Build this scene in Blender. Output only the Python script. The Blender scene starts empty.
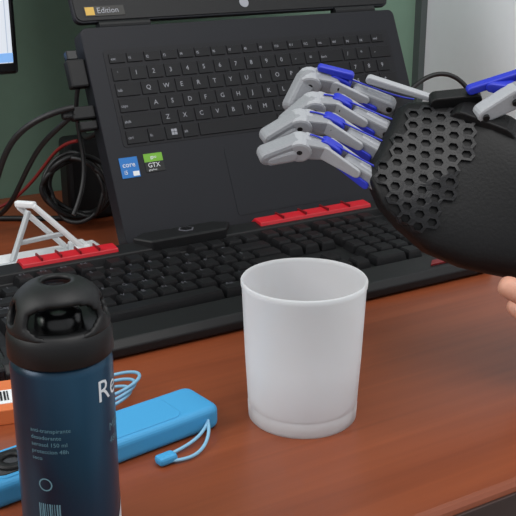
import bpy, bmesh, math, random
from mathutils import Vector, Matrix
from mathutils.bvhtree import BVHTree
random.seed(4)
sc = bpy.context.scene
sc.view_settings.view_transform = 'Standard'
col = sc.collection

def lin(c):
    return tuple(((v/255)/12.92 if v/255 <= 0.04045 else ((v/255+0.055)/1.055)**2.4) for v in c)

def mat(name, rgb, rough=0.5, metal=0.0, bump=0.0, bscale=200, coat=0.0, var=0.0, spec=0.5):
    m = bpy.data.materials.new(name); m.use_nodes = True
    nt = m.node_tree; b = nt.nodes['Principled BSDF']
    c = lin(rgb)
    b.inputs['Base Color'].default_value = (*c, 1)
    b.inputs['Roughness'].default_value = rough
    b.inputs['Metallic'].default_value = metal
    b.inputs['Coat Weight'].default_value = coat
    b.inputs['Specular IOR Level'].default_value = spec
    tc = nt.nodes.new('ShaderNodeTexCoord')
    nz = nt.nodes.new('ShaderNodeTexNoise'); nz.inputs['Scale'].default_value = bscale
    nt.links.new(tc.outputs['Object'], nz.inputs['Vector'])
    if bump > 0:
        bp = nt.nodes.new('ShaderNodeBump'); bp.inputs['Strength'].default_value = bump
        bp.inputs['Distance'].default_value = 0.001
        nt.links.new(nz.outputs['Fac'], bp.inputs['Height'])
        nt.links.new(bp.outputs['Normal'], b.inputs['Normal'])
    if var > 0:
        mx = nt.nodes.new('ShaderNodeMix'); mx.data_type = 'RGBA'
        mx.inputs['A'].default_value = (*[v*(1-var) for v in c], 1)
        mx.inputs['B'].default_value = (*[min(1, v*(1+var)) for v in c], 1)
        nt.links.new(nz.outputs['Fac'], mx.inputs['Factor'])
        nt.links.new(mx.outputs['Result'], b.inputs['Base Color'])
    return m

def emis(name, rgb, s):
    m = bpy.data.materials.new(name); m.use_nodes = True
    b = m.node_tree.nodes['Principled BSDF']
    b.inputs['Base Color'].default_value = (*lin(rgb), 1)
    b.inputs['Emission Color'].default_value = (*lin(rgb), 1)
    b.inputs['Emission Strength'].default_value = s
    return m

def empty(name, loc=(0,0,0), rot=(0,0,0), M=None):
    e = bpy.data.objects.new(name, None); col.objects.link(e)
    e.empty_display_size = 0.02
    if M is not None: e.matrix_world = M
    else:
        e.location = loc; e.rotation_euler = rot
    return e

def mesh(name, vs, fs, m, parent=None, bevel=0, smooth=False, seg=2, subsurf=0, loc=None, rot=None):
    me = bpy.data.meshes.new(name); me.from_pydata([tuple(v) for v in vs], [], fs)
    bm = bmesh.new(); bm.from_mesh(me); bmesh.ops.recalc_face_normals(bm, faces=bm.faces); bm.to_mesh(me); bm.free()
    o = bpy.data.objects.new(name, me); col.objects.link(o)
    if isinstance(m, (list, tuple)):
        for q in m: me.materials.append(q)
    else: me.materials.append(m)
    if smooth:
        for p in me.polygons: p.use_smooth = True
    if bevel:
        b = o.modifiers.new('bevel', 'BEVEL'); b.width = bevel; b.segments = seg; b.limit_method = 'ANGLE'; b.angle_limit = math.radians(35)
    if subsurf:
        s = o.modifiers.new('sub', 'SUBSURF'); s.levels = subsurf; s.render_levels = subsurf
    if parent: o.parent = parent
    if loc: o.location = loc
    if rot: o.rotation_euler = rot
    return o

def boxv(c, s):
    x, y, z = c; a, b, d = s[0]/2, s[1]/2, s[2]/2
    v = [(x-a,y-b,z-d),(x+a,y-b,z-d),(x+a,y+b,z-d),(x-a,y+b,z-d),(x-a,y-b,z+d),(x+a,y-b,z+d),(x+a,y+b,z+d),(x-a,y+b,z+d)]
    f = [(0,3,2,1),(4,5,6,7),(0,1,5,4),(1,2,6,5),(2,3,7,6),(3,0,4,7)]
    return v, f

def box(name, c, s, m, parent=None, bevel=0, rot=None, seg=2):
    v, f = boxv((0,0,0), s)
    return mesh(name, v, f, m, parent, bevel, loc=c, rot=rot, seg=seg)

def prism(name, prof, a0, a1, m, parent=None, axis='x', bevel=0, seg=2):
    n = len(prof); vs = []
    for a in (a0, a1):
        for p in prof:
            vs.append((a, p[0], p[1]) if axis == 'x' else ((p[0], a, p[1]) if axis == 'y' else (p[0], p[1], a)))
    fs = [tuple(range(n)), tuple(range(2*n-1, n-1, -1))]
    for i in range(n):
        j = (i+1) % n; fs.append((i, j, n+j, n+i))
    return mesh(name, vs, fs, m, parent, bevel, seg=seg)

def rrect(cx, cy, w, h, r, k=6):
    pts = []
    for (sx, sy, a0) in ((1,1,0),(-1,1,90),(-1,-1,180),(1,-1,270)):
        for i in range(k+1):
            a = math.radians(a0+90*i/k)
            pts.append((cx+sx*(w/2-r)+r*math.cos(a), cy+sy*(h/2-r)+r*math.sin(a)))
    return pts

def lathe(name, prof, m, parent=None, segs=96, loc=None, smooth=True):
    vs, fs = [], []
    n = len(prof)
    for i in range(segs):
        a = 2*math.pi*i/segs
        for r, z in prof: vs.append((r*math.cos(a), r*math.sin(a), z))
    for i in range(segs):
        j = (i+1) % segs
        for k in range(n-1):
            fs.append((i*n+k, j*n+k, j*n+k+1, i*n+k+1))
    o = mesh(name, vs, fs, m, parent, smooth=smooth, loc=loc)
    bm = bmesh.new(); bm.from_mesh(o.data); bmesh.ops.remove_doubles(bm, verts=bm.verts, dist=1e-6)
    bmesh.ops.recalc_face_normals(bm, faces=bm.faces); bm.to_mesh(o.data); bm.free()
    for p in o.data.polygons: p.use_smooth = smooth
    return o

def tube(name, pts, r, m, parent=None, cyclic=False):
    cu = bpy.data.curves.new(name, 'CURVE'); cu.dimensions = '3D'
    sp = cu.splines.new('NURBS'); sp.points.add(len(pts)-1)
    for p, q in zip(sp.points, pts): p.co = (*q, 1)
    sp.order_u = 4; sp.use_endpoint_u = not cyclic; sp.use_cyclic_u = cyclic; sp.resolution_u = 8
    cu.bevel_depth = r; cu.bevel_resolution = 4; cu.use_fill_caps = True
    cu.materials.append(m)
    o = bpy.data.objects.new(name, cu); col.objects.link(o)
    if parent: o.parent = parent
    return o

_tc = {}
def textgeo(s):
    if s in _tc: return _tc[s]
    cu = bpy.data.curves.new('t', 'FONT'); cu.body = s; cu.size = 1; cu.resolution_u = 2
    o = bpy.data.objects.new('t', cu); col.objects.link(o)
    dg = bpy.context.evaluated_depsgraph_get(); dg.update()
    me = bpy.data.meshes.new_from_object(o.evaluated_get(dg))
    r = ([tuple(v.co) for v in me.vertices], [tuple(p.vertices) for p in me.polygons])
    bpy.data.objects.remove(o); bpy.data.meshes.remove(me); bpy.data.curves.remove(cu)
    _tc[s] = r; return r

def texts(name, items, m, parent, fn):
    vs, fs = [], []
    for s, x, y, sz in items:
        v, f = textgeo(s); b = len(vs)
        vs += [fn(x+a[0]*sz, y+a[1]*sz) for a in v]; fs += [tuple(b+i for i in q) for q in f]
    return mesh(name, vs, fs, m, parent)

def keys(name, ks, m, parent, h, taper, fz):
    vs, fs = [], []
    for x, y, w, d in ks:
        b = len(vs); z = fz(y)
        for (hh, t) in ((0, 0), (h*0.75, taper*0.8), (h, taper*1.25)):
            vs += [(x-w/2+t, y-d/2+t, z+hh), (x+w/2-t, y-d/2+t, z+hh), (x+w/2-t, y+d/2-t, z+hh), (x-w/2+t, y+d/2-t, z+hh)]
        for l in (0, 4):
            for i in range(4):
                j = (i+1) % 4
                fs.append((b+l+i, b+l+j, b+l+4+j, b+l+4+i))
        fs.append((b+8, b+9, b+10, b+11))
    return mesh(name, vs, fs, m, parent)

# ---------------------------------------------------------------- frames
ANG = math.radians(31)
D = Vector((math.cos(ANG), math.sin(ANG), 0)); N = Vector((-math.sin(ANG), math.cos(ANG), 0))
RZ = Matrix.Rotation(ANG, 4, 'Z')
def fr(s, n, z=0): return Matrix.Translation(D*s + N*n + Vector((0,0,z))) @ RZ

# ---------------------------------------------------------------- materials
def wood():
    m = bpy.data.materials.new('wood_desk'); m.use_nodes = True
    nt = m.node_tree; b = nt.nodes['Principled BSDF']
    tc = nt.nodes.new('ShaderNodeTexCoord'); mp = nt.nodes.new('ShaderNodeMapping')
    mp.inputs['Scale'].default_value = (1.2, 30, 30)
    nt.links.new(tc.outputs['Object'], mp.inputs['Vector'])
    n1 = nt.nodes.new('ShaderNodeTexNoise'); n1.inputs['Scale'].default_value = 3; n1.inputs['Detail'].default_value = 8; n1.inputs['Distortion'].default_value = 0.6
    nt.links.new(mp.outputs['Vector'], n1.inputs['Vector'])
    cr = nt.nodes.new('ShaderNodeValToRGB')
    cr.color_ramp.elements[0].position = 0.3; cr.color_ramp.elements[0].color = (*lin((120,58,32)), 1)
    cr.color_ramp.elements[1].position = 0.75; cr.color_ramp.elements[1].color = (*lin((138,70,40)), 1)
    nt.links.new(n1.outputs['Fac'], cr.inputs['Fac'])
    nt.links.new(cr.outputs['Color'], b.inputs['Base Color'])
    b.inputs['Roughness'].default_value = 0.36
    b.inputs['Specular IOR Level'].default_value = 0.5
    bp = nt.nodes.new('ShaderNodeBump'); bp.inputs['Strength'].default_value = 0.04; bp.inputs['Distance'].default_value = 0.001
    nt.links.new(n1.outputs['Fac'], bp.inputs['Height']); nt.links.new(bp.outputs['Normal'], b.inputs['Normal'])
    return m
M_wood = wood()
M_edge = mat('dark_edge_band', (45,22,15), 0.4)
M_wallg = mat('wall_paint_green', (118,148,130), 0.9, bump=0.1, bscale=60, var=0.04)
M_wallw = mat('wall_paint_white', (236,240,246), 0.9, bump=0.1, bscale=60, var=0.02)
M_floor = mat('floor_tile', (150,130,110), 0.5, var=0.1, bscale=4)
M_blk = mat('black_plastic', (17,17,19), 0.5, bump=0.05, bscale=900, spec=0.35)
M_blk2 = mat('black_gloss', (12,12,14), 0.25)
M_key = mat('keycap_black', (18,18,20), 0.45, spec=0.35)
M_red = mat('red_accent', (185,28,40), 0.35)
M_reddk = mat('red_dark', (110,12,20), 0.4)
M_lap = mat('laptop_shell', (24,25,31), 0.5, bump=0.03, bscale=1500, spec=0.3)
M_lapkey = mat('laptop_keys', (14,14,18), 0.5, spec=0.3)
M_leg = mat('legend', (150,152,160), 0.6)
M_legd = mat('legend_dim', (80,80,87), 0.6)
M_white = mat('white_plastic', (225,228,230), 0.45)
M_cable = mat('cable_black', (13,13,15), 0.5)
M_redc = mat('cable_red', (120,28,28), 0.5)

# ---------------------------------------------------------------- room
FZ = -0.80
def slab(name, s0, s1, n0, n1, z0, z1, m, bevel=0):
    o = box(name, ((s0+s1)/2, (n0+n1)/2, (z0+z1)/2), (s1-s0, n1-n0, z1-z0), m, None, bevel)
    o.matrix_world = RZ @ Matrix.Translation(((s0+s1)/2, (n0+n1)/2, (z0+z1)/2))
    return o
slab('floor', -2.2, 1.15, -2.0, 1.35, FZ-0.05, FZ, M_floor)
slab('wall_back', -2.2, 1.15, 1.25, 1.35, FZ, 1.9, M_wallg)
slab('wall_right', 1.05, 1.15, -2.0, 1.25, FZ, 1.9, M_wallw)
slab('trim_1', 1.038, 1.05, 1.235, 1.25, 0.0, 1.9, mat('trim_dark', (80,88,88), 0.6))
slab('baseboard_back', -2.2, 1.05, 1.235, 1.25, FZ, FZ+0.08, M_white)

# desk
desk = empty('desk', M=RZ)
o = box('desk_top', (0.12, 0.8205, -0.015), (1.82, 0.847, 0.03), M_wood, desk, 0.006, seg=3)
box('edge_band', (0.12, 0.3965, -0.017), (1.80, 0.004, 0.022), M_edge, desk, 0.001)
box('side_panel_1', (-0.74, 0.83, -0.415), (0.03, 0.78, 0.77), M_wood, desk, 0.002)
box('side_panel_2', (0.98, 0.83, -0.415), (0.03, 0.78, 0.77), M_wood, desk, 0.002)
box('back_panel', (0.12, 1.16, -0.25), (1.69, 0.02, 0.44), M_wood, desk, 0.002)

# ---------------------------------------------------------------- gaming keyboard
KS = 0.195; KL = 0.505
kb = empty('gaming_keyboard', M=fr(KS, 0.703))
prof = [(0.004,0),(0,0.003),(0.0,0.010),(0.006,0.016),(0.036,0.0185),(0.040,0.016),(0.043,0.0135),(0.166,0.0205),(0.169,0.030),(0.188,0.033),(0.197,0.026),(0.197,0)]
prism('case', prof, 0, KL, M_blk, kb, bevel=0.0012)
for i, x in enumerate((0.0, KL)):
    prism('cheek_%d' % (i+1), [(0.002,0.0),(0.004,0.014),(0.04,0.0225),(0.17,0.034),(0.19,0.035),(0.2,0.02),(0.2,0)], x-0.006, x+0.006, M_blk2, kb, bevel=0.002)
fz = lambda y: 0.0135+0.057*(y-0.043)
ks = []; leg = []
P = 0.0202; x0 = 0.018; rowy = [0.053+P*i for i in range(5)] + [0.053+P*5+0.003]
def row(y, start, widths, labels=None):
    x = start
    for i, w in enumerate(widths):
        if w < 0: x += -w*P; continue
        ks.append((x+w*P/2, y, w*P-0.0022, P-0.0022))
        if labels and i < len(labels) and labels[i]: leg.append((labels[i], x+0.006, y+0.001, 0.007))
        x += w*P
row(rowy[0], x0, [1.25,1.25,1.25,6.25,1.25,1.25,1.25,1.25,-0.25,1,1,1,-0.25,2,1], ['Ctrl','','Alt','','Alt'])
row(rowy[1], x0, [2.25]+[1]*10+[2.75,-1.25,1,-1.25,1,1,1,1], ['Shift']+list('ZXCVBNM,./'))
row(rowy[2], x0, [1.75]+[1]*11+[2.25,-3.5,1,1,1,1], ['Caps']+list('ASDFGHJKL;'))
row(rowy[3], x0, [1.5]+[1]*12+[1.5,-0.25,1,1,1,-0.25,1,1,1,1], ['Tab']+list('QWERTYUIOP[]'))
row(rowy[4], x0, [1]*13+[2,-0.25,1,1,1,-0.25,1,1,1,1], list('`1234567890-='))
row(rowy[5], x0, [1,-1,1,1,1,1,-0.5,1,1,1,1,-0.5,1,1,1,1,-0.25,1,1,1,-0.25,1,1,1,1], ['Esc','','F1','F2','F3','F4'])
keys('keycaps', ks, M_key, kb, 0.009, 0.0019, fz)
texts('key_legends', leg, M_legd, kb, lambda x, y: (x, y, fz(y)+0.0099))
for i, (a, b) in enumerate(((0.268,0.366),(0.531,0.678))):
    x1, x2 = a-KS, b-KS
    prism('red_strip_%d' % (i+1), [(0.174,0.031),(0.175,0.0345),(0.189,0.0362),(0.195,0.031),(0.195,0.026),(0.174,0.026)], x1, x2, M_red, kb, bevel=0.0008)
    nn = 5
    for j in range(1, nn):
        xx = x1+(x2-x1)*j/nn
        box('strip_rib_%d_%d' % (i, j), (xx, 0.184, 0.0363), (0.0015, 0.018, 0.003), M_reddk, kb, 0.0003)
prism('logo_hump', [(0.205,0.168),(0.29,0.168),(0.305,0.188),(0.288,0.199),(0.208,0.199),(0.192,0.188)], 0.024, 0.038, M_blk, kb, axis='z', bevel=0.002)
prism('logo_badge', [(0.252+0.009*math.cos(math.radians(60*i)), 0.186+0.008*math.sin(math.radians(60*i))) for i in range(6)], 0.038, 0.0388, M_legd, kb, axis='z', bevel=0.0003)
prism('logo_badge_face', [(0.252+0.007*math.cos(math.radians(60*i)), 0.186+0.006*math.sin(math.radians(60*i))) for i in range(6)], 0.0386, 0.0392, M_blk2, kb, axis='z')
prism('palm_red_inlay', [(0.435,0.012),(0.475,0.012),(0.485,0.022),(0.445,0.022)], 0.0165, 0.0185, M_reddk, kb, axis='z', bevel=0.0003)
prism('palm_red_inlay_2', [(0.03,0.012),(0.065,0.012),(0.055,0.022),(0.02,0.022)], 0.0165, 0.0185, M_reddk, kb, axis='z', bevel=0.0003)

# ---------------------------------------------------------------- laptop
LW = 0.42; LB = 0.236
la = math.radians(32); tau = math.radians(65.4)
ML = Matrix.Translation((-0.135, 0.9845, 0.02)) @ Matrix.Rotation(la, 4, 'Z') @ Matrix.Rotation(tau, 4, 'X')
lp = empty('laptop', M=ML)
o = prism('base', rrect(LW/2, LB/2, LW, LB, 0.008), -0.022, 0, M_lap, lp, axis='z', bevel=0.0012)
prism('keyboard_well', rrect(0.2115, 0.1575, 0.383, 0.106, 0.004), -0.0005, 0.0005, mat('well', (20,20,25), 0.5, spec=0.3), lp, axis='z')
ks2 = []; lg = []
Q = 0.0206; Y = [0.1145+0.0172*i for i in range(6)]; X0 = 0.0235
def r2(y, widths, labels=(), h=0.0172):
    x = X0
    for i, w in enumerate(widths):
        ks2.append((x+w*Q/2, y, w*Q-0.0026, h-0.0026))
        if i < len(labels) and labels[i]:
            l = labels[i]; sz = 0.0072 if len(l) == 1 else 0.0044
            lg.append((l, x+(0.0065 if len(l) == 1 else 0.003), y-0.002, sz))
        x += w*Q
r2(Y[0], [1.25,1,1,1,5,1,1,1,1,1,1.75,1,1.3], ['ctrl','fn','','alt','','alt','ctrl','<','v','>','0','.','ent'])
r2(Y[1], [2.2]+[1]*10+[1.8,1,1,1,1.3], ['shift']+list('ZXCVBNM,./')+['shift','1','2','3',''])
r2(Y[2], [1.7]+[1]*11+[1.3,1,1,1,1.3], ['caps']+list("ASDFGHJKL;'")+['','4','5','6','+'])
r2(Y[3], [1.45]+[1]*12+[1.55,1,1,1], ['tab']+list("QWERTYUIOP[]")+['','7','8','9'])
r2(Y[4], [1]*13+[1.7,1,1,1.6], list("`1234567890-=")+['back','/','*','-'])
r2(Y[5], [1]*18, ['esc','f1','f2','f3','f4','f5','f6','f7','f8','f9','f10','f11','f12','ins','del','pg','pg','end'], 0.013)
keys('keys', ks2, M_lapkey, lp, 0.0016, 0.0004, lambda y: 0.0002)
texts('key_legends', lg, M_leg, lp, lambda x, y: (x, y, 0.0021))
for a_ in range(2):
    for b_ in range(2):
        box('start_key_logo_%d' % (a_*2+b_+1), (X0+Q*2.55+0.0034+a_*0.0036, Y[0]-0.0015+b_*0.0036, 0.0021), (0.003, 0.003, 0.0003), M_leg, lp)
prism('touchpad', rrect(0.20, 0.052, 0.125, 0.078, 0.004), -0.0003, 0.0004, mat('touchpad', (23,24,30), 0.4, spec=0.3), lp, axis='z')
box('sticker_cpu', (0.0215, 0.083, 0.0004), (0.021, 0.022, 0.0006), mat('sticker_blue', (25,110,185), 0.4), lp, 0.0002)
box('sticker_cpu_corner', (0.0275, 0.076, 0.0008), (0.007, 0.005, 0.0003), M_white, lp)
texts('sticker_cpu_text', [('core', 0.0135, 0.0835, 0.008), ('i5', 0.014, 0.076, 0.006)], M_white, lp, lambda x, y: (x, y, 0.0009))
box('sticker_gpu', (0.0505, 0.0905, 0.0004), (0.022, 0.009, 0.0006), mat('sticker_green', (110,170,45), 0.4), lp, 0.0002)
box('sticker_gpu_lower', (0.0505, 0.0805, 0.0004), (0.022, 0.011, 0.0006), mat('sticker_black', (15,15,15), 0.4), lp, 0.0002)
texts('sticker_gpu_text', [('GTX', 0.0425, 0.0800, 0.007), ('graphics', 0.0425, 0.0765, 0.003), ('gpu', 0.047, 0.0895, 0.005)], M_white, lp, lambda x, y: (x, y, 0.0009))
for i, x in enumerate((0.055, LW-0.055)):
    prism('hinge_%d' % (i+1), [(LB+0.0035+0.006*math.cos(a*math.pi/8), -0.009+0.006*math.sin(a*math.pi/8)) for a in range(16)], x-0.03, x+0.03, M_blk, lp)
lid = empty('lid', (0, LB+0.004, -0.009), (math.radians(-4), 0, 0)); lid.parent = lp
prism('lid_shell', rrect(LW/2, 0.134, LW, 0.262, 0.008), -0.004, 0.003, M_lap, lid, axis='z', bevel=0.001)
prism('bezel', rrect(LW/2, 0.134, LW-0.004, 0.258, 0.007), 0.003, 0.0042, M_blk, lid, axis='z', bevel=0.0004)
prism('display_panel', rrect(LW/2, 0.150, LW-0.02, 0.208, 0.002), 0.0042, 0.0045, mat('screen_off', (14,15,20), 0.15), lid, axis='z')
box('sticker_warranty', (0.035, 0.0150, 0.0046), (0.046, 0.011, 0.0005), mat('sticker_dark', (30,28,24), 0.4), lid)
box('sticker_warranty_logo', (0.018, 0.0150, 0.005), (0.010, 0.009, 0.0005), mat('sticker_gold', (200,160,60), 0.4), lid)
texts('sticker_warranty_text', [('Edition', 0.026, 0.0125, 0.009)], M_leg, lid, lambda x, y: (x, y, 0.0050))
prism('bezel_mark', [(LW/2+0.006*math.cos(i*math.pi/12), 0.0165+0.006*math.sin(i*math.pi/12)) for i in range(24)], 0.0042, 0.0047, M_leg, lid, axis='z')
rs = empty('riser'); rs.parent = lp
rs.matrix_local = Matrix.Rotation(-tau, 4, 'X') @ Matrix.Translation((0, 0, -0.02))
for i, x in enumerate((0.07, 0.33)):
    prism('riser_arm_%d' % (i+1), [(0.028,0.0),(0.20,0.0),(0.20,0.008),(0.128,0.175),(0.118,0.175),(0.032,0.010)], x, x+0.012, M_white, rs, bevel=0.001)
box('riser_cross_bar', (0.205, 0.18, 0.005), (0.26, 0.014, 0.008), M_white, rs, 0.001)

# ---------------------------------------------------------------- white folding stand
ws = empty('folding_phone_stand', M=fr(0.262, 0.945))
def bar(name, a, b, w, t, m, parent, bevel=0.001):
    a, b = Vector(a), Vector(b); d = b-a; L = d.length
    o = box(name, (a+b)/2, (w, t, L), m, parent, bevel)
    o.rotation_mode = 'QUATERNION'; o.rotation_quaternion = d.to_track_quat('Z', 'Y')
    return o
M_gp = mat('grey_plastic', (175,180,183), 0.5)
box('base_plate', (0.052, 0.030, 0.0035), (0.145, 0.046, 0.007), M_white, ws, 0.002)
box('base_rail', (0.052, 0.010, 0.0085), (0.145, 0.006, 0.006), M_gp, ws, 0.0015)
box('hinge_block', (0.098, 0.026, 0.010), (0.018, 0.026, 0.010), M_white, ws, 0.002)
bar('cradle_edge_1', (0.100, 0.016, 0.010), (0.050, 0.026, 0.064), 0.0075, 0.006, M_white, ws, 0.002)
bar('cradle_edge_2', (0.086, 0.036, 0.010), (0.040, 0.044, 0.060), 0.0060, 0.006, M_white, ws, 0.002)
bar('cradle_top', (0.052, 0.024, 0.064), (0.039, 0.046, 0.062), 0.0070, 0.007, M_white, ws, 0.002)
bar('prop_leg', (0.022, 0.020, 0.008), (0.046, 0.028, 0.058), 0.0060, 0.005, M_gp, ws, 0.0015)
bar('cross_tie', (0.032, 0.024, 0.026), (0.080, 0.020, 0.030), 0.0045, 0.005, M_gp, ws, 0.001)

# ---------------------------------------------------------------- second monitor (upper left)
mo = empty('computer_monitor', M=fr(0.352, 1.10, 0.178))
box('housing', (-0.29, 0.02, 0.18), (0.58, 0.03, 0.36), M_blk2, mo, 0.004)
scr = bpy.data.materials.new('monitor_screen'); scr.use_nodes = True
nt = scr.node_tree; b = nt.nodes['Principled BSDF']
tc = nt.nodes.new('ShaderNodeTexCoord'); br = nt.nodes.new('ShaderNodeTexBrick')
br.inputs['Scale'].default_value = 18; br.inputs['Color1'].default_value = (0.75,0.83,0.95,1); br.inputs['Color2'].default_value = (0.85,0.9,0.98,1)
br.inputs['Mortar'].default_value = (0.5,0.6,0.75,1); br.inputs['Mortar Size'].default_value = 0.01
nt.links.new(tc.outputs['Object'], br.inputs['Vector'])
nt.links.new(br.outputs['Color'], b.inputs['Emission Color']); b.inputs['Emission Strength'].default_value = 0.8
b.inputs['Base Color'].default_value = (0.1,0.1,0.1,1)
box('screen', (-0.29, 0.0045, 0.184), (0.566, 0.002, 0.342), scr, mo)
box('taskbar', (-0.29, 0.0030, 0.019), (0.566, 0.001, 0.010), emis('taskbar', (120,165,220), 0.6), mo)
box('stand_neck', (-0.29, 0.05, 0.0), (0.05, 0.03, 0.32), M_blk2, mo, 0.003)
box('stand_foot', (-0.29, 0.03, -0.172), (0.22, 0.16, 0.010), M_blk2, mo, 0.003)

# ---------------------------------------------------------------- cables
ca = empty('usb_cable')
tube('cord', [(-0.190,1.026,0.159),(-0.205,1.02,0.157),(-0.235,1.02,0.145),(-0.262,1.03,0.12),(-0.28,1.04,0.08),(-0.30,1.07,0.03),(-0.33,1.10,0.0035),(-0.38,1.10,0.0035)], 0.0033, M_cable, ca)
tube('cord_2', [(-0.190,1.03,0.152),(-0.21,1.03,0.135),(-0.235,1.05,0.115),(-0.265,1.07,0.06),(-0.29,1.09,0.02),(-0.33,1.13,0.0035),(-0.40,1.14,0.0035)], 0.0028, M_cable, ca)
pl = empty('plug', M=ML); pl.parent = ca
box('plug_body', (-0.013, 0.148, -0.010), (0.026, 0.014, 0.010), M_blk, pl, 0.002)
box('plug_relief', (-0.030, 0.148, -0.010), (0.012, 0.008, 0.008), M_cable, pl, 0.002)
box('plug_body_2', (-0.010, 0.134, -0.010), (0.020, 0.010, 0.009), M_blk, pl, 0.002)
cb = empty('wireless_dongle_adapter', M=ML)
box('adapter_body', (-0.010, 0.190, -0.010), (0.020, 0.030, 0.012), M_blk, cb, 0.002)
box('adapter_tip', (-0.012, 0.210, -0.010), (0.012, 0.010, 0.009), M_blk2, cb, 0.001)
tube('adapter_cord', [(-0.012,0.175,-0.010),(-0.014,0.155,-0.03),(-0.006,0.12,-0.045),(-0.01,0.08,-0.05),(-0.03,0.05,-0.055)], 0.0025, M_cable, cb)
pw = empty('power_adapter')
o = box('brick', (-0.205, 1.165, 0.05), (0.058, 0.032, 0.10), M_blk, pw, 0.006, rot=(0,0,ANG))
pts = []
for i in range(64):
    a = 2*math.pi*i/12
    R = 0.032+0.011*random.random()
    pts.append((-0.208+R*math.cos(a), 1.115+0.014*math.sin(i*0.9)-0.4*R*0.2*math.sin(a), 0.050+R*1.0*math.sin(a)))
tube('coiled_cord', pts, 0.0028, M_cable, pw)
tube('lead', [(-0.205,1.15,0.102),(-0.20,1.13,0.118),(-0.195,1.10,0.11),(-0.185,1.08,0.115),(-0.165,1.06,0.13)], 0.003, M_cable, pw)
tube('mains_lead', [(-0.22,1.15,0.003),(-0.27,1.14,0.0035),(-0.33,1.16,0.0035),(-0.42,1.12,0.0035)], 0.0033, M_cable, pw)
rc = empty('red_cable')
tube('cord', [(-0.36,1.16,0.0025),(-0.315,1.160,0.006),(-0.274,1.150,0.038),(-0.243,1.13,0.078),(-0.222,1.115,0.102),(-0.20,1.09,0.11)], 0.0020, M_redc, rc)
pc = empty('charging_cable')
tube('cord', [(0.17,1.245,0.12),(0.19,1.26,0.137),(0.21,1.28,0.150),(0.235,1.28,0.158),(0.262,1.28,0.148),(0.285,1.27,0.11),(0.30,1.26,0.05),(0.33,1.25,0.004),(0.40,1.20,0.004)], 0.0030, M_cable, pc)

# ---------------------------------------------------------------- cup
def cupmat(nm, alpha):
    m = bpy.data.materials.new(nm); m.use_nodes = True
    nt = m.node_tree; b = nt.nodes['Principled BSDF']; out = nt.nodes['Material Output']
    b.inputs['Base Color'].default_value = (0.90,0.92,0.94,1); b.inputs['Roughness'].default_value = 0.33
    tr = nt.nodes.new('ShaderNodeBsdfTranslucent'); tr.inputs['Color'].default_value = (0.96,0.97,0.99,1)
    tp = nt.nodes.new('ShaderNodeBsdfTransparent'); tp.inputs['Color'].default_value = (0.98,0.99,1.0,1)
    a = nt.nodes.new('ShaderNodeMixShader'); a.inputs[0].default_value = 0.5
    c = nt.nodes.new('ShaderNodeMixShader'); c.inputs[0].default_value = alpha
    nt.links.new(b.outputs[0], a.inputs[1]); nt.links.new(tr.outputs[0], a.inputs[2])
    nt.links.new(a.outputs[0], c.inputs[1]); nt.links.new(tp.outputs[0], c.inputs[2])
    nt.links.new(c.outputs[0], out.inputs['Surface'])
    return m
M_cup = cupmat('frosted_polypropylene', 0.34)
H = 0.106; rb, rt = 0.0395, 0.0446
def rr(z): return rb+(rt-rb)*z/H
prof = [(0,0.009),(rb-0.003,0.009),(rb-0.003,0.0),(rb-0.001,0.0),(rb,0.0012),(rr(0.011),0.011),(rr(0.012)-0.0007,0.0118),(rr(0.0130)-0.0003,0.0128),(rr(0.05),0.05),(rt-0.0006,H-0.005),(rt,H-0.0045),(rt+0.0002,H-0.001),(rt-0.0005,H),
        (rt-0.0014,H-0.0004),(rt-0.0018,H-0.003),(rr(0.05)-0.0018,0.05),(rr(0.016)-0.0020,0.016),(rb-0.004,0.0110),(0,0.0110)]
lathe('plastic_cup', prof, M_cup, None, 128, loc=(0.0325, 0.6596, 0.0))

# ---------------------------------------------------------------- deodorant can
de = empty('deodorant_spray_can', (-0.108, 0.5016, 0))
def canmat():
    m = bpy.data.materials.new('can_print'); m.use_nodes = True
    nt = m.node_tree; b = nt.nodes['Principled BSDF']
    tc = nt.nodes.new('ShaderNodeTexCoord')
    sep = nt.nodes.new('ShaderNodeSeparateXYZ'); nt.links.new(tc.outputs['Object'], sep.inputs[0])
    ma = nt.nodes.new('ShaderNodeMath'); ma.operation = 'MULTIPLY_ADD'; ma.inputs[1].default_value = 14.0; ma.inputs[2].default_value = 0.5
    nt.links.new(sep.outputs['X'], ma.inputs[0])
    mb = nt.nodes.new('ShaderNodeMath'); mb.operation = 'MULTIPLY_ADD'; mb.inputs[1].default_value = 2.0
    nt.links.new(sep.outputs['Z'], mb.inputs[0]); nt.links.new(ma.outputs[0], mb.inputs[2])
    nz = nt.nodes.new('ShaderNodeTexNoise'); nz.inputs['Scale'].default_value = 25; nt.links.new(tc.outputs['Object'], nz.inputs['Vector'])
    mc = nt.nodes.new('ShaderNodeMath'); mc.operation = 'MULTIPLY_ADD'; mc.inputs[1].default_value = 0.25
    nt.links.new(nz.outputs['Fac'], mc.inputs[0]); nt.links.new(mb.outputs[0], mc.inputs[2])
    cr = nt.nodes.new('ShaderNodeValToRGB'); e = cr.color_ramp.elements
    e[0].position = 0.25; e[0].color = (*lin((16,72,96)), 1)
    e[1].position = 0.98; e[1].color = (*lin((18,62,88)), 1)
    q = e.new(0.6); q.color = (*lin((13,34,54)), 1)
    nt.links.new(mc.outputs[0], cr.inputs['Fac']); nt.links.new(cr.outputs['Color'], b.inputs['Base Color'])
    b.inputs['Metallic'].default_value = 0.35; b.inputs['Roughness'].default_value = 0.3
    return m
R = 0.028
lathe('can_body', [(0,0.002),(R-0.004,0.0),(R-0.001,0.0015),(R,0.004),(R,0.1165),(R-0.0006,0.1185),(R-0.002,0.1205),(R-0.003,0.1215),(0,0.1215)], canmat(), de)
def cyl(phi, z, rad): return (rad*math.cos(phi), rad*math.sin(phi), z)
f0 = math.radians(-77.8)
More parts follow.
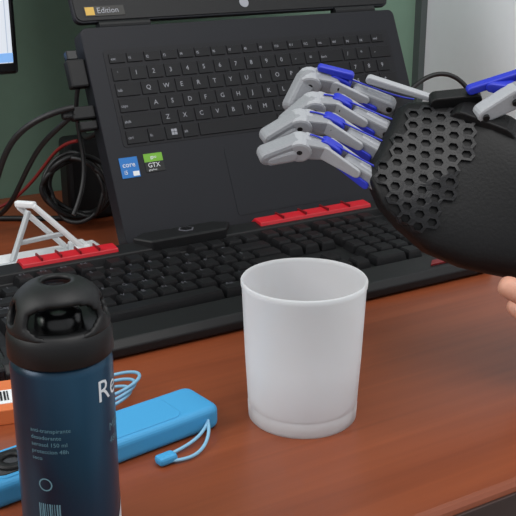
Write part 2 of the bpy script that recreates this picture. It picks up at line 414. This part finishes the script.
def wrap(off): return lambda x, y: cyl(f0+math.radians(off)+x/R, y, R+0.0002)
M_ctxt = mat('can_text_white', (215,222,228), 0.4); M_ctx2 = mat('can_text_grey', (90,130,145), 0.4)
texts('brand_lettering', [('Re', 0, 0.0985, 0.018)], M_ctxt, de, wrap(38))
texts('side_lettering', [('MEN', 0, 0.078, 0.007), ('48h', 0, 0.070, 0.006)], M_ctx2, de, wrap(55))
items = []
for i, s in enumerate(['anti-transpirante', 'desodorante', 'aerosol 150 ml', 'proteccion 48h', 'seco']):
    items.append((s, 0, 0.086-0.0042*i, 0.0034))
texts('small_print', items, M_ctx2, de, wrap(-42))
rv, rf = [], []
for i in range(24):
    a = 2*math.pi*i/24
    for q in (0.0032, 0.0040):
        rv.append(wrap(-28)(q*math.cos(a), 0.054+q*math.sin(a)))
for i in range(24):
    j = (i+1) % 24; rf.append((2*i, 2*i+1, 2*j+1, 2*j))
mesh('icon_ring', rv, rf, M_ctx2, de)
vs, fs = [], []
xx = -0.008
while xx < 0.004:
    w_ = random.choice((0.0005, 0.0009)); b0 = len(vs)
    vs += [wrap(-22)(xx, 0.030), wrap(-22)(xx+w_, 0.030), wrap(-22)(xx+w_, 0.042), wrap(-22)(xx, 0.042)]; fs.append((b0,b0+1,b0+2,b0+3))
    xx += w_+random.choice((0.0005, 0.0008))
mesh('can_barcode', vs, fs, M_ctx2, de)
vv = []; ff = []
for i in range(13):
    x = 0.03*i/12
    vv += [wrap(40)(x, 0.006), wrap(40)(x, 0.007+0.9*x)]
for i in range(12): ff.append((2*i, 2*i+2, 2*i+3, 2*i+1))
mesh('white_flash', vv, ff, M_ctxt, de)
lathe('cap_collar', [(0,0.1215),(R-0.0005,0.1215),(R+0.0008,0.123),(R+0.0006,0.134),(R-0.001,0.139),(R-0.004,0.1405),(0.019,0.137),(0,0.136)], M_blk, de)
lathe('cap_button', [(0,0.1475),(0.008,0.147),(0.0125,0.144),(0.0135,0.136),(0.0135,0.134)], M_blk2, de, 48)
av, af = [], []
nu, nv = 64, 22
AM = 0.90
def dome(u, v, r, top):
    a = v*math.pi/2*AM
    rad = r*math.cos(a)**0.70
    return Vector((rad*math.cos(u), rad*math.sin(u), 0.137+top*math.sin(a)/math.sin(math.pi/2*AM)))
for i in range(nu):
    for j in range(nv+1): av.append(dome(2*math.pi*i/nu, j/nv, R, 0.0265))
def id_(i, j): return (i % nu)*(nv+1)+j
def inhole(ang, v):
    for c, wd in ((f0+0.10, 0.85), (f0+math.pi, 0.80)):
        dd = math.atan2(math.sin(ang-c), math.cos(ang-c))
        if (dd/wd)**2 + ((v-0.30)/0.26)**2 < 1: return True
    for c in (f0-1.35, f0+1.5):
        dd = math.atan2(math.sin(ang-c), math.cos(ang-c))
        if (dd/0.30)**2 + ((v-0.30)/0.18)**2 < 1: return True
    return False
for i in range(nu):
    ang = (2*math.pi*(i+0.5)/nu)
    for j in range(nv):
        if inhole(ang, (j+0.5)/nv): continue
        af.append((id_(i,j), id_(i+1,j), id_(i+1,j+1), id_(i,j+1)))
me = mesh('cap_arch', av, af, M_blk, de, smooth=True)
so = me.modifiers.new('solid', 'SOLIDIFY'); so.thickness = 0.0035; so.offset = -1
sm = me.modifiers.new('smooth', 'SMOOTH'); sm.iterations = 4; sm.factor = 0.5

# ---------------------------------------------------------------- blue remote in silicone sleeve
ra = math.radians(38.7)
rem = empty('remote_control', M=Matrix.Translation((-0.1085, 0.5990, 0.0)) @ Matrix.Rotation(ra, 4, 'Z'))
M_sil = mat('silicone_blue', (62,152,205), 0.6, bump=0.03, bscale=400)
prism('sleeve', rrect(0, 0, 0.178, 0.042, 0.008, 8), 0.0, 0.018, M_sil, rem, axis='z', bevel=0.005, seg=5)
prism('rim', rrect(-0.01, 0, 0.140, 0.034, 0.008, 8), 0.017, 0.0186, M_sil, rem, axis='z', bevel=0.0007)
prism('face', rrect(-0.062, 0, 0.034, 0.028, 0.008, 8), 0.0180, 0.0190, M_blk2, rem, axis='z', bevel=0.0004)
lathe('dpad_ring', [(0.006,0.0185),(0.006,0.0205),(0.011,0.0205),(0.0115,0.0185)], M_blk, rem, 48, loc=(-0.062,0,0))
tube('lanyard', [(0.078,-0.018,0.010),(0.074,-0.028,0.008),(0.062,-0.040,0.002),(0.044,-0.046,0.002),(0.028,-0.040,0.003),(0.028,-0.032,0.002),(0.05,-0.032,0.002),(0.070,-0.028,0.006),(0.080,-0.018,0.010)], 0.0012, mat('lanyard_cord', (130,180,210), 0.6), rem)
box('lanyard_clip', (0.030, -0.038, 0.004), (0.014, 0.009, 0.006), M_sil, rem, 0.002)

lc = empty('coiled_light_cable')
M_lc = mat('light_blue_cord', (120,170,200), 0.5)
for k in range(3):
    pp = []
    for i in range(16):
        a = 2*math.pi*i/16
        pp.append((-0.122+0.028*math.cos(a)+0.003*k, 0.670+0.020*math.sin(a)+0.004*k, 0.003+0.004*k+0.010*max(0, math.cos(a))))
    tube('loop_%d' % (k+1), pp, 0.0013, M_lc, lc, cyclic=True)

bx = empty('barcode_box', (-0.220, 0.655, 0), (0,0,math.radians(18)))
box('carton', (0, 0, 0.006), (0.085, 0.050, 0.012), mat('carton_orange', (205,110,60), 0.6), bx, 0.0008)
box('label', (0.018, -0.004, 0.0122), (0.045, 0.022, 0.0004), M_white, bx)
vs, fs = [], []
x = -0.002
while x < 0.037:
    w = random.choice((0.0006, 0.001, 0.0015))
    v, f = boxv((x, -0.003, 0.0127), (w, 0.015, 0.0002)); b0 = len(vs); vs += v; fs += [tuple(b0+i for i in q) for q in f]
    x += w+random.choice((0.0006, 0.0011))
mesh('barcode', vs, fs, M_blk, bx)

# ---------------------------------------------------------------- prosthetic hand
k_ = 0.00078
MH = Matrix.Translation((0.1264, 0.7600, 0.1592)) @ Matrix.Rotation(math.radians(-19), 4, 'X')
ph = empty('prosthetic_hand', M=MH)
def Hh(u, v, d=0.0): return Vector(((u-420)*k_, d, (170-v)*k_))
M_gry = mat('printed_grey', (138,140,145), 0.5, bump=0.35, bscale=700, var=0.08)
M_lgt = mat('printed_light_grey', (160,162,167), 0.5, bump=0.3, bscale=700, var=0.05)
M_blu = mat('printed_blue', (30,45,180), 0.45)
M_pal = mat('printed_black', (12,12,14), 0.55, bump=0.3, bscale=400, spec=0.3)
M_lat = mat('printed_black_lattice', (20,20,23), 0.42, bump=0.2, bscale=600, spec=0.35)
WS = Vector((-0.1, -0.70, -0.70)).normalized()
def link(name, p0, p1, r0, r1, width, m, off=0.0, bevel=0.0012, W=WS):
    d = (p1-p0).normalized(); w = (W-d*W.dot(d)).normalized(); n = w.cross(d)
    pr = []
    for i in range(9):
        a = math.pi/2+math.pi*i/8
        pr.append(p0+d*(r0*math.cos(a))+n*(r0*math.sin(a)))
    for i in range(9):
        a = -math.pi/2+math.pi*i/8
        pr.append(p1+d*(r1*math.cos(a))+n*(r1*math.sin(a)))
    k = len(pr); vs = [q+w*(off-width/2) for q in pr]+[q+w*(off+width/2) for q in pr]
    fs = [tuple(range(k)), tuple(range(2*k-1, k-1, -1))]+[(i, (i+1) % k, k+(i+1) % k, k+i) for i in range(k)]
    return mesh(name, vs, fs, m, ph, bevel, seg=2)
def pin(name, p, r, width, m):
    return link(name, p-Vector((0.0001,0,0)), p+Vector((0.0001,0,0)), r, r, width, m, bevel=0.0004)
fing = {
 'index':  ((292,101),(308,76),(342,79),(392,101), 0.022),
 'middle': ((287,122),(311,105),(342,104),(386,129), 0.006),
 'ring':   ((268,139),(296,125),(332,126),(382,157), -0.010),
 'little': ((265,159),(295,150),(328,153),(377,187), -0.026)}
for nm, (t, a, b_, c_, d) in fing.items():
    T, A, B, C = Hh(*t, d-0.004), Hh(*a, d-0.002), Hh(*b_, d), Hh(*c_, d)
    up = Vector((0, 0, 1))
    link(nm+'_fingertip', T, A, 0.0058, 0.0084, 0.0150, M_gry, bevel=0.003)
    link(nm+'_fingertip_pad', T.lerp(A,0.15)-up*0.003, T.lerp(A,0.8)-up*0.004, 0.0045, 0.0055, 0.0120, M_lgt, bevel=0.0025)
    link(nm+'_dip_ring', A.lerp(B,0.06)-up*0.0005, A.lerp(B,0.10)-up*0.0005, 0.0092, 0.0092, 0.0162, M_lgt, bevel=0.002)
    link(nm+'_middle_link', A.lerp(B, 0.28), A.lerp(B, 0.80), 0.0074, 0.0062, 0.0140, M_gry, bevel=0.0015)
    link(nm+'_knuckle_ridge', A.lerp(B, 0.30)+up*0.005, A.lerp(B, 0.62)+up*0.0035, 0.0045, 0.0030, 0.009, M_lgt, bevel=0.001)
    link(nm+'_blue_joint', A.lerp(B, 0.85)+up*0.003, B.lerp(C, 0.12)+up*0.002, 0.0054, 0.0046, 0.0086, M_blu, bevel=0.001)
    link(nm+'_blue_lower', B.lerp(C, 0.05)-up*0.006, B.lerp(C, 0.70)-up*0.0075, 0.0024, 0.0030, 0.0075, M_blu, bevel=0.0006)
    for s_ in (-1, 1):
        link(nm+('_fork_%d' % (1 if s_ < 0 else 2)), B-Vector((0.002,0,0)), B.lerp(C,0.55), 0.0058, 0.0038, 0.0032, M_lgt, off=s_*0.0066, bevel=0.0008)
    link(nm+'_proximal', B.lerp(C, 0.36), C, 0.0046, 0.0058, 0.0120, M_gry, bevel=0.0015)
    link(nm+'_proximal_cap', B.lerp(C, 0.60)+up*0.003, C+up*0.002, 0.0035, 0.0045, 0.0070, M_lgt, bevel=0.001)
    pin(nm+'_pin_1', A.lerp(B,0.08), 0.0022, 0.0172, M_blk)
    pin(nm+'_pin_2', B, 0.0024, 0.0175, M_blk)
    pin(nm+'_pin_3', C, 0.0024, 0.0140, M_blk)
    tube(nm+'_tendon', [A+Vector((0.01,-0.003,0.008)), B+Vector((0,-0.003,0.008)), C+Vector((0,-0.003,0.006)), C+Vector((0.02,-0.004,0.004))], 0.0007, M_blu, ph)
link('index_blue_bar', Hh(322,64,0.016), Hh(352,72,0.016), 0.0026, 0.0032, 0.006, M_blu)
secs = [((382,139),38,0.012,0.55),((388,143),50,0.019,0.58),((404,154),64,0.022,0.48),((426,166),73,0.025,0.35),((458,187),77,0.028,0.15),((492,206),72,0.031,0.05),((514,217),66,0.033,0.0),((540,228),60,0.034,0),((600,248),54,0.035,0),((660,268),52,0.036,0),((700,283),50,0.034,0)]
dv = Vector((0.884, 0, -0.468)); pv = Vector((0.468, 0, 0.884))
exs = [0.38,0.38,0.38,0.38,0.40,0.46,0.54,0.62,0.72,0.8,0.8]
vs, fs = [], []; K = 48
for si, (c2, hh, hd, sl) in enumerate(secs):
    C = Hh(*c2); ex = exs[si]
    for i in range(K):
        a = 2*math.pi*(i+0.5)/K
        ca_, sa = math.cos(a), math.sin(a)
        pp = hh*k_*math.copysign(abs(ca_)**ex, ca_)*0.97; yy = hd*math.copysign(abs(sa)**ex, sa)
        q = C+pv*pp; q.y = yy+sl*pp; vs.append(q)
for s_ in range(len(secs)-1):
    for i in range(K):
        j = (i+1) % K; fs.append((s_*K+i, s_*K+j, (s_+1)*K+j, (s_+1)*K+i))
fs.append(tuple(range(K))); fs.append(tuple(range(len(secs)*K-1, (len(secs)-1)*K-1, -1)))
po = mesh('palm_and_gauntlet', vs, fs, [M_pal], ph, smooth=True)
bm = bmesh.new(); bm.from_mesh(po.data); tree = BVHTree.FromBMesh(bm); bm.free()
def hit(x, z):
    r = tree.ray_cast(Vector((x, -0.3, z)), Vector((0,1,0)))
    return r[0].y if r[0] else None
vs, fs = [], []
cs = 8.4*k_
dl = (dv*math.cos(0.35)+pv*math.sin(0.35)); plv = (pv*math.cos(0.35)-dv*math.sin(0.35))
orig = Hh(418,170)
for iu in range(-10, 11):
    for iv in range(-12, 13):
        cc = orig+dl*(iu*cs*1.58)+plv*(iv*cs*1.40+(cs*0.70 if iu % 2 else 0))
        rel = cc-Hh(388,145); ax = rel.dot(dv); px_ = rel.dot(pv)
        if ax < 0.002 or ax > 0.056 or abs(px_) > 0.054: continue
        pts = []; ok = True
        shp = [(-1.0,0),(-0.55,0.70),(0.55,0.70),(1.0,0),(0.55,-0.70),(-0.55,-0.70)]
        for (sx, sy) in shp:
            row_ = []
            for sc_ in (1.02, 0.60):
                q = cc+dl*(sx*sc_*cs)+plv*(sy*sc_*cs); y = hit(q.x, q.z)
                if y is None: ok = False; break
                row_.append((q, y))
            if not ok: break
            pts.append(row_)
        if not ok: continue
        ys = [r_[0][1] for r_ in pts]
        if max(ys)-min(ys) > 0.010: continue
        b0 = len(vs)
        for row_ in pts:
            for (q, y) in row_:
                vs.append((q.x, y-0.0026, q.z)); vs.append((q.x, y+0.0006, q.z))
        for i in range(6):
            j = (i+1) % 6; A_, B_ = b0+4*i, b0+4*j
            fs += [(A_, B_, B_+2, A_+2), (A_+2, B_+2, B_+3, A_+3), (A_, B_, B_+1, A_+1)]
mesh('palm_lattice', vs, fs, M_lat, ph)
link('tensioner_rod', Hh(372,77,0.012), Hh(434,98,0.004), 0.0034, 0.0022, 0.006, M_lgt)
link('tensioner_mount', Hh(436,101,0.0), Hh(474,97,-0.002), 0.0055, 0.0050, 0.012, M_pal)
link('thumb_base', Hh(462,118,-0.004), Hh(500,136,-0.008), 0.010, 0.012, 0.020, M_pal)
link('thumb_blue_link', Hh(468,92,-0.010), Hh(526,74,-0.014), 0.0034, 0.0034, 0.007, M_blu)
link('thumb_proximal', Hh(478,116,-0.016), Hh(508,100,-0.018), 0.0062, 0.0088, 0.013, M_lgt, bevel=0.002)
link('thumb_middle', Hh(512,99,-0.018), Hh(546,88,-0.022), 0.0090, 0.0080, 0.014, M_gry, bevel=0.002)
link('thumb_fingertip', Hh(550,88,-0.022), Hh(574,94,-0.03), 0.0080, 0.0055, 0.014, M_gry, bevel=0.003)
pin('thumb_pin_1', Hh(508,101,-0.018), 0.0025, 0.018, M_blk)
pin('thumb_pin_2', Hh(480,115,-0.016), 0.0025, 0.018, M_blk)
link('thumb_blue_pad', Hh(488,88,-0.012), Hh(506,92,-0.014), 0.004, 0.005, 0.010, M_blu)

# ---------------------------------------------------------------- human hand supporting the gauntlet
hm = empty('human_hand', M=MH)
def skinmat():
    m = mat('skin', (205,150,128), 0.5, bump=0.15, bscale=300, var=0.08)
    m.node_tree.nodes['Principled BSDF'].inputs['Subsurface Weight'].default_value = 0.15
    m.node_tree.nodes['Principled BSDF'].inputs['Subsurface Radius'].default_value = (0.01,0.004,0.002)
    return m
M_skin = skinmat()
def skinobj(name, chains, root=0):
    vs, es, rad = [], [], []
    idx = {}
    for ch in chains:
        prev = None
        for (u, v, d, r) in ch:
            key = (u, v, d)
            if key not in idx:
                idx[key] = len(vs); vs.append(Hh(u, v, d)); rad.append(r)
            if prev is not None: es.append((prev, idx[key]))
            prev = idx[key]
    me = bpy.data.meshes.new(name); me.from_pydata(vs, es, []); o = bpy.data.objects.new(name, me); col.objects.link(o)
    me.materials.append(M_skin)
    o.modifiers.new('skin', 'SKIN').use_smooth_shade = True
    if len(me.skin_vertices):
        for i, sv in enumerate(me.skin_vertices[0].data):
            sv.radius = (rad[i], rad[i]); sv.use_root = (i == root)
    s = o.modifiers.new('sub', 'SUBSURF'); s.levels = 2; s.render_levels = 2
    o.parent = hm
    return o
palm = (606,328,0.0,0.019)
skinobj('palm_forearm', [[palm,(655,331,0.0,0.024),(710,334,0.0,0.023),(790,334,0.0,0.028),(880,328,0.0,0.034)],[palm,(576,324,-0.012,0.016)],[palm,(580,322,0.014,0.016)]])
skinobj('finger_index', [[(606,326,-0.022,0.010),(560,317,-0.036,0.0095),(525,302,-0.042,0.0092),(502,289,-0.042,0.0096),(485,281,-0.040,0.0088)]])
skinobj('finger_middle', [[(604,328,-0.008,0.010),(560,326,-0.014,0.0094),(525,316,-0.018,0.0086),(512,308,-0.014,0.0080),(508,302,-0.006,0.0066)]])
skinobj('finger_ring', [[(606,330,0.006,0.010),(566,328,0.004,0.0092),(538,320,0.004,0.0085),(526,312,0.010,0.0078),(522,306,0.016,0.0064)]])
skinobj('finger_little', [[(612,332,0.018,0.009),(580,328,0.022,0.0084),(560,320,0.024,0.0078),(550,314,0.028,0.0070),(546,308,0.032,0.0060)]])
skinobj('thumb', [[(650,328,-0.012,0.014),(626,312,-0.038,0.0120),(600,286,-0.056,0.0105),(578,262,-0.058,0.0095),(564,248,-0.054,0.0080)]])

# ---------------------------------------------------------------- lights
def area(name, loc, target, size, power, colr):
    l = bpy.data.lights.new(name, 'AREA'); l.energy = power; l.size = size; l.color = colr; l.shape = 'SQUARE'
    o = bpy.data.objects.new(name, l); col.objects.link(o); o.location = loc
    o.rotation_euler = (Vector(target)-Vector(loc)).to_track_quat('-Z', 'Y').to_euler()
    return o
area('overhead_fill', (0.5, 0.25, 1.7), (0.1, 0.9, 0), 1.1, 18, (1.0, 0.98, 0.95))  # added soft fill from overhead; no lamp fixture is modelled
area('window_light', (-1.4, 0.1, 1.2), (0.0, 0.9, 0), 1.1, 21, (1.0, 0.98, 0.96))
w = bpy.data.worlds.new('world'); sc.world = w; w.use_nodes = True
w.node_tree.nodes['Background'].inputs['Color'].default_value = (0.90, 0.93, 0.96, 1)
w.node_tree.nodes['Background'].inputs['Strength'].default_value = 0.58

# ---------------------------------------------------------------- camera
cd = bpy.data.cameras.new('camera'); cd.sensor_width = 36; cd.lens = 36*1000/516; cd.clip_start = 0.01
cam = bpy.data.objects.new('camera', cd); col.objects.link(cam)
cam.location = (0, 0, 0.348); cam.rotation_euler = (math.radians(90-19), 0, 0)
sc.camera = cam
